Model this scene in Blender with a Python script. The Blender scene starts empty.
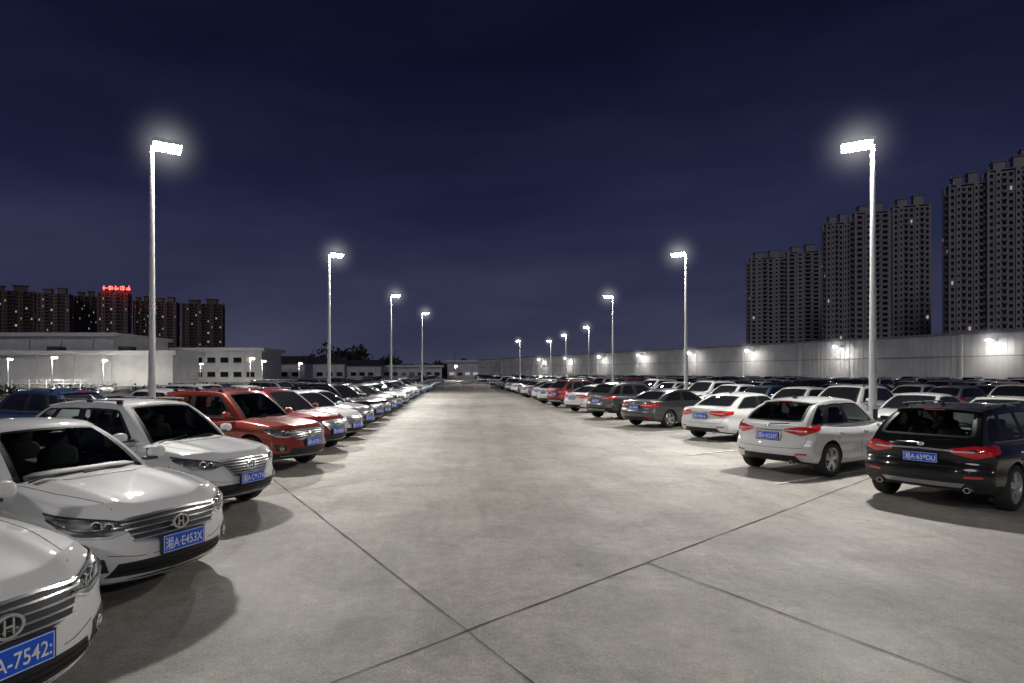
import bpy, bmesh, math, random
from mathutils import Vector, Matrix
from mathutils.bvhtree import BVHTree
R = random.Random(7)
sc = bpy.context.scene
COL = sc.collection
F = 620.0; VX = 458.0; VY = 373.0; H = 2.1
def gx(px, D): return (px-VX)/F*D
def gz(py, D): return H-(py-VY)/F*D

# ------------------------------------------------------------ materials
def mat(name, col, rough=.5, metal=0, coat=0, emis=None, es=0, spec=None, noise=None, bump=None, ior=None):
    m = bpy.data.materials.new(name); m.use_nodes = True
    nt = m.node_tree; b = nt.nodes['Principled BSDF']
    b.inputs['Base Color'].default_value = (*col, 1)
    b.inputs['Roughness'].default_value = rough
    b.inputs['Metallic'].default_value = metal
    b.inputs['Coat Weight'].default_value = coat
    b.inputs['Coat Roughness'].default_value = .035
    if spec is not None: b.inputs['Specular IOR Level'].default_value = spec
    if ior: b.inputs['IOR'].default_value = ior
    if emis:
        b.inputs['Emission Color'].default_value = (*emis, 1); b.inputs['Emission Strength'].default_value = es
    if noise or bump:
        tc = nt.nodes.new('ShaderNodeTexCoord')
    if noise:   # (scale, amount)
        n = nt.nodes.new('ShaderNodeTexNoise'); n.inputs['Scale'].default_value = noise[0]; n.inputs['Detail'].default_value = 6
        nt.links.new(tc.outputs['Object'], n.inputs['Vector'])
        r = nt.nodes.new('ShaderNodeValToRGB')
        r.color_ramp.elements[0].position = .3; r.color_ramp.elements[1].position = .7
        k = noise[1]
        r.color_ramp.elements[0].color = (*[c*(1-k) for c in col], 1)
        r.color_ramp.elements[1].color = (*[min(1, c*(1+k)) for c in col], 1)
        nt.links.new(n.outputs['Fac'], r.inputs['Fac']); nt.links.new(r.outputs['Color'], b.inputs['Base Color'])
    if bump:
        n2 = nt.nodes.new('ShaderNodeTexNoise'); n2.inputs['Scale'].default_value = bump[0]; n2.inputs['Detail'].default_value = 4
        nt.links.new(tc.outputs['Object'], n2.inputs['Vector'])
        bp = nt.nodes.new('ShaderNodeBump'); bp.inputs['Strength'].default_value = bump[1]; bp.inputs['Distance'].default_value = .02
        nt.links.new(n2.outputs['Fac'], bp.inputs['Height']); nt.links.new(bp.outputs['Normal'], b.inputs['Normal'])
    return m

PAINTS = {
 'white': mat('paint_white', (.66, .665, .665), .5, 0, 1, spec=.2, noise=(1.5, .05)),
 'pearl': mat('paint_pearl', (.56, .56, .54), .4, .1, 1, spec=.3, noise=(1.5, .04)),
 'silver': mat('paint_silver', (.38, .39, .41), .3, .6, 1),
 'grey': mat('paint_grey', (.10, .105, .11), .3, .5, 1),
 'black': mat('paint_black', (.010, .009, .008), .3, 0, 1, spec=.1),
 'orange': mat('paint_copper_red', (.235, .030, .016), .35, .3, 1),
 'red': mat('paint_red', (.20, .013, .013), .35, .2, 1),
 'blue': mat('paint_blue', (.03, .06, .16), .3, .4, 1),
 'brown': mat('paint_brown', (.12, .07, .05), .3, .5, 1),
}
PN = list(PAINTS); PW = [42, 10, 12, 12, 13, 2, 6, 3, 3]
PWL = [26, 8, 14, 18, 22, 2, 7, 3, 3]
def rpaint(w=None): return R.choices(PN, w or PW)[0]

def lampmat():
    m = mat('headlamp_lens', (.6, .62, .64), .15, .35, 1)
    nt = m.node_tree; b = nt.nodes['Principled BSDF']
    tc = nt.nodes.new('ShaderNodeTexCoord'); v = nt.nodes.new('ShaderNodeTexVoronoi'); v.inputs['Scale'].default_value = 9
    mp = nt.nodes.new('ShaderNodeMapping'); mp.inputs['Scale'].default_value = (.5, .7, 2.2)
    nt.links.new(tc.outputs['Object'], mp.inputs[0]); nt.links.new(mp.outputs[0], v.inputs['Vector'])
    r = nt.nodes.new('ShaderNodeValToRGB'); r.color_ramp.elements[0].color = (.62, .64, .67, 1); r.color_ramp.elements[1].color = (.09, .095, .10, 1)
    r.color_ramp.elements[1].position = .62
    nt.links.new(v.outputs['Distance'], r.inputs['Fac']); nt.links.new(r.outputs['Color'], b.inputs['Base Color'])
    return m
GLASS = mat('car_glass', (.012, .014, .016), .03, 0, 0, ior=1.55)
def clearglass():
    m = bpy.data.materials.new('tinted_window_glass'); m.use_nodes = True; nt = m.node_tree
    nt.nodes.remove(nt.nodes['Principled BSDF'])
    t = nt.nodes.new('ShaderNodeBsdfTransparent'); t.inputs[0].default_value = (.50, .55, .53, 1)
    g = nt.nodes.new('ShaderNodeBsdfGlossy'); g.inputs['Roughness'].default_value = .02
    fr = nt.nodes.new('ShaderNodeFresnel'); fr.inputs['IOR'].default_value = 1.55
    mx = nt.nodes.new('ShaderNodeMixShader')
    nt.links.new(fr.outputs[0], mx.inputs[0]); nt.links.new(t.outputs[0], mx.inputs[1]); nt.links.new(g.outputs[0], mx.inputs[2])
    nt.links.new(mx.outputs[0], nt.nodes['Material Output'].inputs['Surface'])
    return m
CGLASS = clearglass()
BLACKP = mat('black_plastic', (.018, .018, .018), .5)
CHROME = mat('chrome', (.78, .79, .80), .24, .9)
HEADL = lampmat()
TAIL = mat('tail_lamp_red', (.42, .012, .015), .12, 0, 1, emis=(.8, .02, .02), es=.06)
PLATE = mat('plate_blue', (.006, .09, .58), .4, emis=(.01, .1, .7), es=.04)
TYRE = mat('tyre_rubber', (.02, .02, .021), .8, bump=(60, .3))
RIM = mat('alloy_rim', (.6, .61, .62), .3, .8)
PTEXT = mat('plate_text', (.8, .8, .8), .5)
SEAM = mat('panel_gap', (.008, .008, .008), .8)
LENS = mat('clear_lens', (.8, .82, .85), .05, .3, 1)
SEAT = mat('seat_fabric', (.07, .066, .06), .8)
CMATS = [PAINTS['white'], GLASS, BLACKP, CHROME, HEADL, TAIL, PLATE, TYRE, RIM, PTEXT, SEAM, LENS, SEAT]
CMATSN = list(CMATS); CMATSN[1] = CGLASS
PA, GL, BK, CH, HL, TL, PL, TY, RM, PT, SE, LE, ST = range(13)

# ------------------------------------------------------------ mesh builder
class MB:
    def __init__(s): s.v = []; s.f = []; s.m = []; s.s = []
    def add(s, vs, fs, m, smooth=True):
        o = len(s.v); s.v += [tuple(v) for v in vs]
        for i, f in enumerate(fs):
            s.f.append(tuple(o+k for k in f)); s.m.append(m[i] if isinstance(m, list) else m); s.s.append(smooth)
    def box(s, c, sz, m, rot=None, taper=1.0):
        vs = []
        for z in (-1, 1):
            for (x, y) in ((-1, -1), (1, -1), (1, 1), (-1, 1)):
                t = taper if z > 0 else 1
                v = Vector((x*sz[0]/2*t, y*sz[1]/2*t, z*sz[2]/2))
                if rot: v = rot @ v
                vs.append(v+Vector(c))
        s.add(vs, [(0, 3, 2, 1), (4, 5, 6, 7), (0, 1, 5, 4), (1, 2, 6, 5), (2, 3, 7, 6), (3, 0, 4, 7)], m, False)
    def quad(s, a, b, c, d, m): s.add([a, b, c, d], [(0, 1, 2, 3)], m, False)
    def lathe(s, prof, c, axis, m, n=24, cap=True):
        c = Vector(c); vs = []; fs = []
        ax = Vector(axis).normalized(); p = Vector((1, 0, 0)) if abs(ax.x) < .9 else Vector((0, 1, 0))
        u = ax.cross(p).normalized(); w = ax.cross(u)
        for (r, h) in prof:
            for i in range(n):
                t = 2*math.pi*i/n
                vs.append(c+ax*h+u*(r*math.cos(t))+w*(r*math.sin(t)))
        for k in range(len(prof)-1):
            for i in range(n):
                j = (i+1) % n
                fs.append((k*n+i, k*n+j, (k+1)*n+j, (k+1)*n+i))
        if cap:
            fs.append(tuple(range(n))[::-1]); fs.append(tuple((len(prof)-1)*n+i for i in range(n)))
        s.add(vs, fs, m)
    def ellip(s, c, r, m, nu=14, nv=8, p=1.0):
        vs = []; fs = []
        for j in range(nv+1):
            a = math.pi*j/nv-math.pi/2
            for i in range(nu):
                b = 2*math.pi*i/nu
                def sp(x): return math.copysign(abs(x)**p, x)
                vs.append((c[0]+r[0]*sp(math.cos(a))*sp(math.cos(b)), c[1]+r[1]*sp(math.cos(a))*sp(math.sin(b)), c[2]+r[2]*sp(math.sin(a))))
        for j in range(nv):
            for i in range(nu):
                k = (i+1) % nu
                fs.append((j*nu+i, j*nu+k, (j+1)*nu+k, (j+1)*nu+i))
        s.add(vs, fs, m)
    def mesh(s, name, mats, sharp=38):
        me = bpy.data.meshes.new(name); me.from_pydata(s.v, [], s.f)
        for m in mats: me.materials.append(m)
        me.polygons.foreach_set('material_index', s.m); me.polygons.foreach_set('use_smooth', s.s)
        me.update()
        try: me.set_sharp_from_angle(angle=math.radians(sharp))
        except Exception as e: print('sharp', e)
        return me
def obj(name, me, loc=(0, 0, 0), rz=0, scale=None, parent=None):
    o = bpy.data.objects.new(name, me); COL.objects.link(o); o.location = loc; o.rotation_euler[2] = rz
    if scale: o.scale = scale
    if parent: o.parent = parent
    return o

def crv(pts):
    pts = sorted(pts)
    n = len(pts)
    def f(x):
        if x <= pts[0][0]: return pts[0][1]
        if x >= pts[-1][0]: return pts[-1][1]
        for i in range(n-1):
            if x <= pts[i+1][0]: break
        x0, y0 = pts[i]; x1, y1 = pts[i+1]; h = x1-x0; t = (x-x0)/h
        s1 = (y1-y0)/h
        sa = (pts[i][1]-pts[i-1][1])/(pts[i][0]-pts[i-1][0]) if i > 0 else s1
        sb = (pts[i+2][1]-pts[i+1][1])/(pts[i+2][0]-pts[i+1][0]) if i < n-2 else s1
        m0 = (sa+s1)/2; m1 = (sb+s1)/2
        return (2*t**3-3*t*t+1)*y0+(t**3-2*t*t+t)*h*m0+(-2*t**3+3*t*t)*y1+(t**3-t*t)*h*m1
    return f

def boxgrid(A, B, C, fn, mf):
    bm = bmesh.new(); V = {}
    I, J, K = len(A)-1, len(B)-1, len(C)-1
    def g(i, j, k):
        if (i, j, k) not in V: V[(i, j, k)] = bm.verts.new(fn(A[i], B[j], C[k]))
        return V[(i, j, k)]
    def mid(L, i): return (L[i]+L[i+1])/2
    for i in range(I):
        for j in range(J):
            for k in (0, K):
                f = bm.faces.new((g(i, j, k), g(i+1, j, k), g(i+1, j+1, k), g(i, j+1, k)))
                f.material_index = mf('t' if k else 'b', mid(A, i), mid(B, j), C[k])
        for k in range(K):
            for j in (0, J):
                f = bm.faces.new((g(i, j, k), g(i+1, j, k), g(i+1, j, k+1), g(i, j, k+1)))
                f.material_index = mf('s', mid(A, i), B[j], mid(C, k))
    for j in range(J):
        for k in range(K):
            for i in (0, I):
                f = bm.faces.new((g(i, j, k), g(i, j+1, k), g(i, j+1, k+1), g(i, j, k+1)))
                f.material_index = mf('f' if i else 'r', A[i], mid(B, j), mid(C, k))
    bmesh.ops.recalc_face_normals(bm, faces=bm.faces)
    return bm

def evalmesh(bm, sub, cutter=None):
    me = bpy.data.meshes.new('tmp'); bm.to_mesh(me); bm.free()
    for m in CMATS: me.materials.append(m)
    o = obj('tmp', me)
    md = o.modifiers.new('s', 'SUBSURF'); md.levels = sub; md.render_levels = sub
    if cutter:
        b = o.modifiers.new('b', 'BOOLEAN'); b.operation = 'DIFFERENCE'; b.solver = 'EXACT'; b.object = cutter
    dg = bpy.context.evaluated_depsgraph_get()
    r = bpy.data.meshes.new_from_object(o.evaluated_get(dg))
    out = ([v.co.copy() for v in r.vertices], [tuple(p.vertices) for p in r.polygons], [p.material_index for p in r.polygons])
    bpy.data.objects.remove(o)
    return out

def textgeo(body, size):
    cu = bpy.data.curves.new('t', 'FONT'); cu.body = body; cu.size = size; cu.align_x = 'CENTER'; cu.align_y = 'CENTER'
    cu.offset = size*.010
    o = bpy.data.objects.new('t', cu); COL.objects.link(o)
    dg = bpy.context.evaluated_depsgraph_get()
    r = bpy.data.meshes.new_from_object(o.evaluated_get(dg))
    out = ([v.co.copy() for v in r.vertices], [tuple(p.vertices) for p in r.polygons])
    bpy.data.objects.remove(o)
    return out

# ------------------------------------------------------------ car models
KINDS = {
 'sedan': dict(L=4.65, W=.91, zt=[(-2.33,1.0),(-2.1,1.05),(-1.6,1.06),(-.9,1.0),(.3,.98),(.95,1.01),(1.4,.975),(1.8,.925),(2.1,.865),(2.33,.77)],
    zb=[(-2.33,.32),(-1.9,.25),(0,.2),(1.9,.2),(2.33,.24)], wx=(1.42,-1.3), r=.335, z0=.88, xb=(-1.98,1.14), xt=(-1.0,.28), zr=1.48,
    spans=[(-.8,-.08),(0,.82)], rc=(.3,.92), zn=.78, ztl=.93, cb=.06),
 'hatch': dict(L=4.12, W=.90, zt=[(-2.06,.98),(-1.9,1.03),(-1.5,1.04),(-.9,1.01),(.3,.99),(.85,1.02),(1.25,.98),(1.6,.93),(1.85,.87),(2.06,.77)],
    zb=[(-2.06,.32),(-1.7,.25),(0,.2),(1.7,.2),(2.06,.24)], wx=(1.24,-1.24), r=.335, z0=.88, xb=(-2.03,1.08), xt=(-1.26,.30), zr=1.53,
    spans=[(-.88,-.60),(-.53,-.03),(.03,.82)], rc=(.30,.9), zn=.78, ztl=.98, cb=.06),
 'suv': dict(L=4.5, W=.93, zt=[(-2.25,1.04),(-2.05,1.09),(-1.6,1.10),(-.9,1.08),(.3,1.06),(.95,1.09),(1.35,1.06),(1.75,1.01),(2.05,.95),(2.25,.86)],
    zb=[(-2.25,.38),(-1.9,.3),(0,.27),(1.9,.27),(2.25,.3)], wx=(1.34,-1.30), r=.37, z0=.97, xb=(-2.2,1.2), xt=(-1.55,.40), zr=1.67,
    spans=[(-.9,-.62),(-.55,-.03),(.03,.82)], rc=(.26,.9), zn=.88, ztl=1.05, cb=.16),
}
def wheel(mb, x, y, r, sd):
    c = (x, y, r); ax = (0, sd, 0)
    mb.lathe([(.62*r,-.1),(.9*r,-.11),(r-.012,-.1),(r,-.07),(r,.07),(r-.012,.1),(.93*r,.112),(.74*r,.108),(.70*r,.095)], c, ax, TY, 32, False)
    mb.lathe([(.71*r,.098),(.69*r,.104),(.66*r,.098),(.64*r,.05),(.62*r,-.08)], c, ax, RM, 32, False)
    mb.lathe([(.65*r,.0),(.001,.0)], c, ax, BK, 24, False)
    mb.lathe([(.36*r,.0),(.36*r,.02),(.05,.02)], c, ax, CH, 20, False)
    mb.lathe([(.19*r,.0),(.19*r,.085),(.12*r,.1),(.001,.1)], c, ax, RM, 16, False)
    for i in range(5):
        for dd in (-.16, .16):
            t = 2*math.pi*i/5+.3+dd
            d = Vector((math.cos(t), 0, math.sin(t))); pth = Vector((-math.sin(t), 0, math.cos(t))); a = Vector((0, sd, 0))
            C = Vector(c)
            p = []
            for (rr, w, h) in ((.12*r, .022, .095), (.66*r, .016, .088)):
                for (q, hh) in ((-w, h-.03), (w, h-.03), (w, h), (-w, h)): p.append(C+d*rr+pth*q+a*hh)
            mb.add(p, [(0,1,5,4),(1,2,6,5),(2,3,7,6),(3,0,4,7),(4,5,6,7)], RM, False)

def build_car(name, kind, text, frontstyle=0, sub=1, near=False):
    k = KINDS[kind]; L, W = k['L'], k['W']; mb = MB()
    Zt, Zb = crv(k['zt']), crv(k['zb'])
    S = crv([(0,.90),(.08,.955),(.3,.995),(.5,.975),(.62,.98),(.74,1.0),(.84,.975),(1,.89)])
    fr = crv([(0,.09),(.18,.0),(.45,.0),(.7,.03),(.88,.08),(1,.16)])
    rr = crv([(0,.10),(.15,.02),(.38,-.01),(.48,.0),(.56,.06),(.85,.05),(1,.07)])
    PW_ = crv([(-L/2,.90),(-L/2+.5,.975),(-.8,1),(.9,1),(L/2-.7,.985),(L/2-.25,.93),(L/2,.9)])
    def fn(a, b, h):
        x = a*L/2
        if a > 0: x -= a**3*(.36*abs(b)**2.6+fr(h))
        else: x += abs(a)**3*(.24*abs(b)**2.8+rr(h))
        w = W*PW_(x)
        for wx in k['wx']:
            d = (x-wx)/.42
            w += .018*math.exp(-d*d*1.6)*(1 if .1 < h < .85 else .3)
        y = b*w*S(h)
        zt, zb = Zt(x), Zb(x)
        z = zb+h*(zt-zb)
        ed = abs(b)
        z -= h**3*(.045*ed**2+.02*ed**8)
        if x > .9: z += h**6*(.02*math.exp(-((ed-.60)/.10)**2)-.006*math.exp(-((ed-.40)/.12)**2))
        return (x, y, z)
    A = [-1,-.985,-.95]+[-.9+1.8*i/30 for i in range(31)]+[.95,.985,1]
    Bp = [0,.15,.3,.42,.52,.6,.7,.8,.9,.97,1]; B = [-b for b in Bp[:0:-1]]+Bp
    C = [0,.04,.10,.16,.26,.38,.5,.6,.68,.76,.84,.91,.96,1]
    cb = k['cb']
    xb_ = k['xb']
    def bmf(f, a, b, h):
        if f == 'b' or h < cb or (kind == 'suv' and f in 'r' and h < .3): return BK
        if f == 't' and abs(b) < .85 and xb_[0]+.25 < a*L/2 < xb_[1]-.22: return BK
        return PA
    bm = boxgrid(A, B, C, fn, bmf)
    cm = MB()
    for wx in k['wx']:
        for sd in (1, -1):
            rr_ = k['r']+.045
            cm.lathe([(rr_, W-.30), (rr_, W+.2)], (wx, 0, k['r']+.005), (0, sd, 0), BK, 40)
    cme = cm.mesh('cut', CMATS); cut = obj('cut', cme)
    b0 = bm.copy()
    vs, fs, ms = evalmesh(bm, sub, cut)
    vs0, fs0, ms0 = evalmesh(b0, sub)
    bpy.data.objects.remove(cut)
    mb.add(vs, fs, ms)
    z0, zr, xb, xt = k['z0'], k['zr'], k['xb'], k['xt']
    def gf(a, b, c):
        t = (a+1)/2
        x0 = xb[0]+(xb[1]-xb[0])*t; x1 = xt[0]+(xt[1]-xt[0])*t
        x = x0+(x1-x0)*c
        bow = .16 if a > 0 else .09
        x -= math.copysign(abs(a)**3, a)*bow*abs(b)**2.2
        x += math.copysign(abs(a)**5, a)*(.045 if a > 0 or kind == 'sedan' else .09)*math.sin(math.pi*c)
        w0, w1 = W*.885, W*.665
        w = w0+(w1-w0)*c+.02*math.sin(math.pi*c)
        w *= 1-.09*max(0, -a)**2-.05*max(0, a)**3
        arch = .035 if kind == 'sedan' else .03
        z = z0+(zr-z0)*c - c**3*(arch*abs(a-.15)**2*1.6+.045*abs(b)**2.2)
        return (x, b*w, z)
    spans = k['spans']
    ga = [-1,-.97,.97,1]
    for s_ in spans:
        n = 4
        ga += [s_[0]+(s_[1]-s_[0])*i/n for i in range(n+1)]
    ga = sorted(set(round(x, 4) for x in ga))
    gb = [-1,-.97,-.9,-.6,-.2,.2,.6,.9,.97,1]
    gc = [0,.1,.2,.3,.45,.6,.75,.86,.93,.98,1]
    rc = k['rc']
    def gm(f, a, b, c):
        if f == 's' and .2 < c < .86:
            for s_ in spans:
                if s_[0] < a < s_[1]: return GL
            if spans[0][0] < a < spans[-1][1]: return BK
        if f == 'f' and abs(b) < .9 and .1 < c < .93: return GL
        if f == 'r' and abs(b) < .9 and rc[0] < c < rc[1]: return GL
        return PA
    gbm = boxgrid(ga, gb, gc, gf, gm)
    gfaces = [f for f in gbm.faces if f.material_index == GL]
    res = bmesh.ops.inset_region(gbm, faces=gfaces, thickness=.018, depth=-.008, use_even_offset=True)
    for f in res['faces']: f.material_index = BK
    gv, gff, gmm = evalmesh(gbm, sub+0)
    mb.add(gv, gff, gmm)
    bvh = BVHTree.FromPolygons(vs0+gv, fs0+[tuple(i+len(vs0) for i in f) for f in gff])
    if near:
        zi = Zt(0)
        for x in (-.15, -1.0 if kind != 'sedan' else -.95):
            for y in ((-.36, .36) if x > -.5 else (-.42, 0, .42)):
                mb.ellip((x, y, zi+.02), (.10, .22 if x > -.5 else .19, .17), ST, 14, 8, .6)
                mb.ellip((x-.03, y, zi+.25), (.055, .12, .08), ST, 12, 8, .6)
        mb.ellip((.78, 0, zi-.0), (.22, .62, .08), BK, 20, 8, .6)
        vs_ = []; fs_ = []
        n = 20; cc = Vector((.52, .36, zi+.02)); ax = Vector((-.85, 0, .5)).normalized(); u = Vector((0,1,0)); wv = ax.cross(u)
        for i in range(n):
            t = 2*math.pi*i/n
            for q in range(6):
                p = 2*math.pi*q/6
                rr2 = .17+.014*math.cos(p)
                vs_.append(cc+u*(rr2*math.cos(t))+wv*(rr2*math.sin(t))+ax*(.014*math.sin(p)))
        for i in range(n):
            for q in range(6): fs_.append((i*6+q, i*6+(q+1) % 6, ((i+1) % n)*6+(q+1) % 6, ((i+1) % n)*6+q))
        mb.add(vs_, fs_, BK)
        mb.box(cc, (.05,.32,.05), BK)
        mb.ellip((.40, 0, zr-.15), (.02, .12, .035), BK, 12, 6, .7)

    def patch(top, bot, d, offs, m, n=10, rows=3, skirt=.02, both=True, bulge=0):
        d = Vector(d).normalized()
        r = Vector((0, 0, 1)).cross(d) if abs(d.z) < .9 else Vector((0, 1, 0))
        r.normalize(); u = d.cross(r)
        def P(pl, t):
            q = t*(len(pl)-1); i = min(int(q), len(pl)-2)
            return Vector(pl[i]).lerp(Vector(pl[i+1]), q-i)
        G = []
        for i in range(n+1):
            a, b = P(top, i/n), P(bot, i/n)
            for j in range(rows+1):
                p = a.lerp(b, j/rows)
                o = r*p.dot(r)+u*p.dot(u)+d*6
                h = bvh.ray_cast(o, -d)
                if h[0] is None:
                    h = bvh.find_nearest(p)
                nn = h[1]
                if nn.dot(d) < 0: nn = -nn
                nn = (nn+d*.7).normalized()
                q = h[0]+nn*(offs+bulge*math.sin(math.pi*i/n)*math.sin(math.pi*j/rows))
                G.append((q, nn))
        vsx = [g[0] for g in G]; fsx = []
        N = rows+1
        for i in range(n):
            for j in range(rows):
                fsx.append((i*N+j, i*N+j+1, (i+1)*N+j+1, (i+1)*N+j))
        ring = [i*N for i in range(n+1)]+[n*N+j for j in range(1, N)]+[i*N+rows for i in range(n-1, -1, -1)]+[j for j in range(rows-1, 0, -1)]
        base = len(vsx)
        for q in ring: vsx.append(G[q][0]-G[q][1]*(skirt+offs))
        for i in range(len(ring)):
            j = (i+1) % len(ring)
            fsx.append((ring[i], ring[j], base+j, base+i))
        mb.add(vsx, fsx, m)
        if both:
            mb.add([Vector((v.x, -v.y, v.z)) for v in vsx], [f[::-1] for f in fsx], m)
    def seam(pl, d, w=(0, 0, .006), m=SE, offs=.0015, n=14, both=True, skirt=.004):
        w = Vector(w)/2
        patch([Vector(p)+w for p in pl], [Vector(p)-w for p in pl], d, offs, m, n, 1, skirt, both)

    xf = L/2; xr = -L/2; zn = k['zn']; tl = k['ztl']
    fd = (1, 0, 0); rd = (-1, 0, 0); sdv = (0, 1, 0)
    # ---------- front
    if frontstyle == 0:
        gw, g0, g1 = .52, zn-.04, zn-.225
        patch([(xf,-gw,g0-.01),(xf,-.2,g0+.012),(xf,.2,g0+.012),(xf,gw,g0-.01)], [(xf,-gw*.80,g1+.02),(xf,-.2,g1),(xf,.2,g1),(xf,gw*.80,g1+.02)], fd, .004, BK, 18, 4, both=False)
        for i in range(4):
            z = g0-.026-i*.044; wq = gw*(.98-.045*i)
            seam([(xf,-wq,z-.008),(xf,0,z+.006),(xf,wq,z-.008)], fd, (0,0,.011), CH, .016, 16, False, .015)
        seam([(xf,-gw*.83,g1+.015),(xf,-.2,g1-.006),(xf,.2,g1-.006),(xf,gw*.83,g1+.015)], fd, (0,0,.016), CH, .014, 14, False, .015)
        seam([(xf,-gw,g0-.008),(xf,-.2,g0+.016),(xf,.2,g0+.016),(xf,gw,g0-.008)], fd, (0,0,.016), CH, .014, 16, False, .015)
    else:
        gw, g0, g1 = .48, zn-.03, zn-.27
        patch([(xf,-gw,g0-.03),(xf,-.3,g0),(xf,.3,g0),(xf,gw,g0-.03)], [(xf,-gw*.66,g1),(xf,-.2,g1),(xf,.2,g1),(xf,gw*.66,g1)], fd, .022, CH, 18, 4, both=False)
        patch([(xf,-gw+.03,g0-.045),(xf,-.3,g0-.02),(xf,.3,g0-.02),(xf,gw-.03,g0-.045)], [(xf,-gw*.66+.03,g1+.02),(xf,-.2,g1+.02),(xf,.2,g1+.02),(xf,gw*.66-.03,g1+.02)], fd, .026, BK, 18, 4, both=False)
        for i in range(5):
            z = g0-.05-i*.037; wq = (gw-.045)*(1-.06*i)
            seam([(xf,-wq,z),(xf,0,z),(xf,wq,z)], fd, (0,0,.012), CH, .036, 14, False, .012)
    hz = (g0+g1)/2+.01
    h = bvh.ray_cast(Vector((6, 0, hz)), Vector((-1, 0, 0)))[0]
    bx = h.x+.045
    n = 22
    vsx = []; fsx = []
    for i in range(n):
        t = 2*math.pi*i/n
        for (ro, dx) in ((1, 0), (.78, 0), (.78, -.03), (1, -.03)):
            vsx.append((bx+dx, .088*ro*math.cos(t), hz+.062*ro*math.sin(t)))
    for i in range(n):
        j = (i+1) % n
        for q in range(4): fsx.append((i*4+q, i*4+(q+1) % 4, j*4+(q+1) % 4, j*4+q))
    mb.add(vsx, fsx, CH)
    mb.ellip((bx-.03, 0, hz), (.012,.08,.055), BK)
    for dy in (-.024, .024): mb.box((bx-.006, dy, hz), (.012, .012, .08), CH)
    mb.box((bx-.007, 0, hz), (.010, .05, .012), CH)
    # headlights
    hd = (math.cos(math.radians(38)), math.sin(math.radians(38)), 0)
    ht = [(xf-.06,.50,zn-.065),(xf-.13,.66,zn-.03),(xf-.33,.82,zn+.005),(xf-.60,.91,zn+.035)]
    hb = [(xf-.04,.50,zn-.115),(xf-.10,.66,zn-.16),(xf-.28,.82,zn-.14),(xf-.53,.91,zn-.03)]
    patch(ht, hb, hd, .006, HL, 18, 5, .02, True, .01)
    seam(ht, hd, (0,0,.012), BK, .016, 16, True, .012)
    seam([Vector(a)*.35+Vector(b)*.65 for a, b in zip(ht, hb)], hd, (0,0,.01), BK, .018, 16, True, .012)
    seam(hb, hd, (0,0,.012), LE, .014, 16, True, .01)
    for (yy, dz, rad) in ((.62, -.085, .033), (.74, -.07, .038)):
        for sg in (1, -1):
            d = Vector((hd[0], sg*hd[1], 0))
            p = Vector((xf-.15, sg*yy, zn+dz)); rv = Vector((0,0,1)).cross(d)
            hh = bvh.ray_cast(rv*p.dot(rv)+Vector((0,0,p.z))+d*6, -d)[0]
            if hh:
                mb.ellip(hh-d*.012, (rad, rad, rad), GL if not near else BK, 14, 8)
                mb.lathe([(rad*1.3,.0),(rad*1.3,.019),(rad*1.02,.021)], hh, d, CH, 18, False)
    z_ = zn-.78
    patch([(xf,-.55,.40+z_),(xf,0,.41+z_),(xf,.55,.40+z_)], [(xf,-.62,.29+z_),(xf,0,.27+z_),(xf,.62,.29+z_)], fd, .005, BK, 16, 3, both=False)
    for i in range(2): seam([(xf,-.55,.365-i*.04+z_),(xf,.55,.365-i*.04+z_)], fd, (0,0,.01), SE, .014, 14, False, .01)
    fgd = (math.cos(.5), math.sin(.5), 0)
    patch([(xf-.1,.68,.45+z_),(xf-.3,.85,.49+z_)], [(xf-.1,.64,.34+z_),(xf-.3,.82,.35+z_)], fgd, .006, BK, 6, 4)
    for sg in (1, -1):
        d = Vector((fgd[0], sg*fgd[1], 0)); rv = Vector((0,0,1)).cross(d); p = Vector((xf-.2, sg*.74, .405+z_))
        hh = bvh.ray_cast(rv*p.dot(rv)+Vector((0,0,p.z))+d*6, -d)[0]
        if hh:
            mb.lathe([(.036,0),(.036,.016),(.028,.02),(.001,.024)], hh, d, HL, 16, False)
            mb.lathe([(.045,0),(.045,.014),(.037,.016)], hh, d, CH, 16, False)
    seam([(xf,-.72,.245+z_),(xf,0,.235+z_),(xf,.72,.245+z_)], fd, (0,0,.014), CH if kind != 'hatch' else BK, .012, 16, False, .01)
    seam([(xf,-.62,.475+z_),(xf,-.40,.44+z_),(xf,.40,.44+z_),(xf,.62,.475+z_)], fd, (0,0,.005), n=20, both=False)
    seam([(xf-.62,.9,zn-.06),(xf-.66,.9,zn-.30)], sdv, (.007,0,0))
    seam([(.98,.70,1),(1.5,.66,1),(xf-.25,.52,.8)], (0,0,1), (0,.007,0))
    seam([(xf-.1,-.46,zn+.0),(xf-.03,0,zn+.015),(xf-.1,.46,zn+.0)], (1,0,.6), (0,0,.006), n=18, both=False)
    seam([(k['xb'][1]-.02,-.62,1),(k['xb'][1]+.06,0,1),(k['xb'][1]-.02,.62,1)], (0,0,1), (.07,0,0), BK, .004, 16, False, .006)
    # ---------- sides
    zb_ = Zb(0)
    zs = Zt(0)
    for x in (-.12, .92):
        seam([(x,.9,zs-.07),(x+.02,.9,zb_+.12)], sdv, (.007,0,0))
    seam([(-1.02,.9,zs-.07),(-.98,.9,zb_+.35),(-.90,.9,zb_+.22)], sdv, (.007,0,0))
    seam([(-.9,.9,zb_+.12),(.94,.9,zb_+.12)], sdv, (0,0,.007), n=20)
    for x in (.02, -.93):
        patch([(x,.9,zs-.13),(x+.17,.9,zs-.125)], [(x,.9,zs-.155),(x+.17,.9,zs-.15)], sdv, .028, CH if kind == 'suv' else PA, 5, 2, .012)
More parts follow.
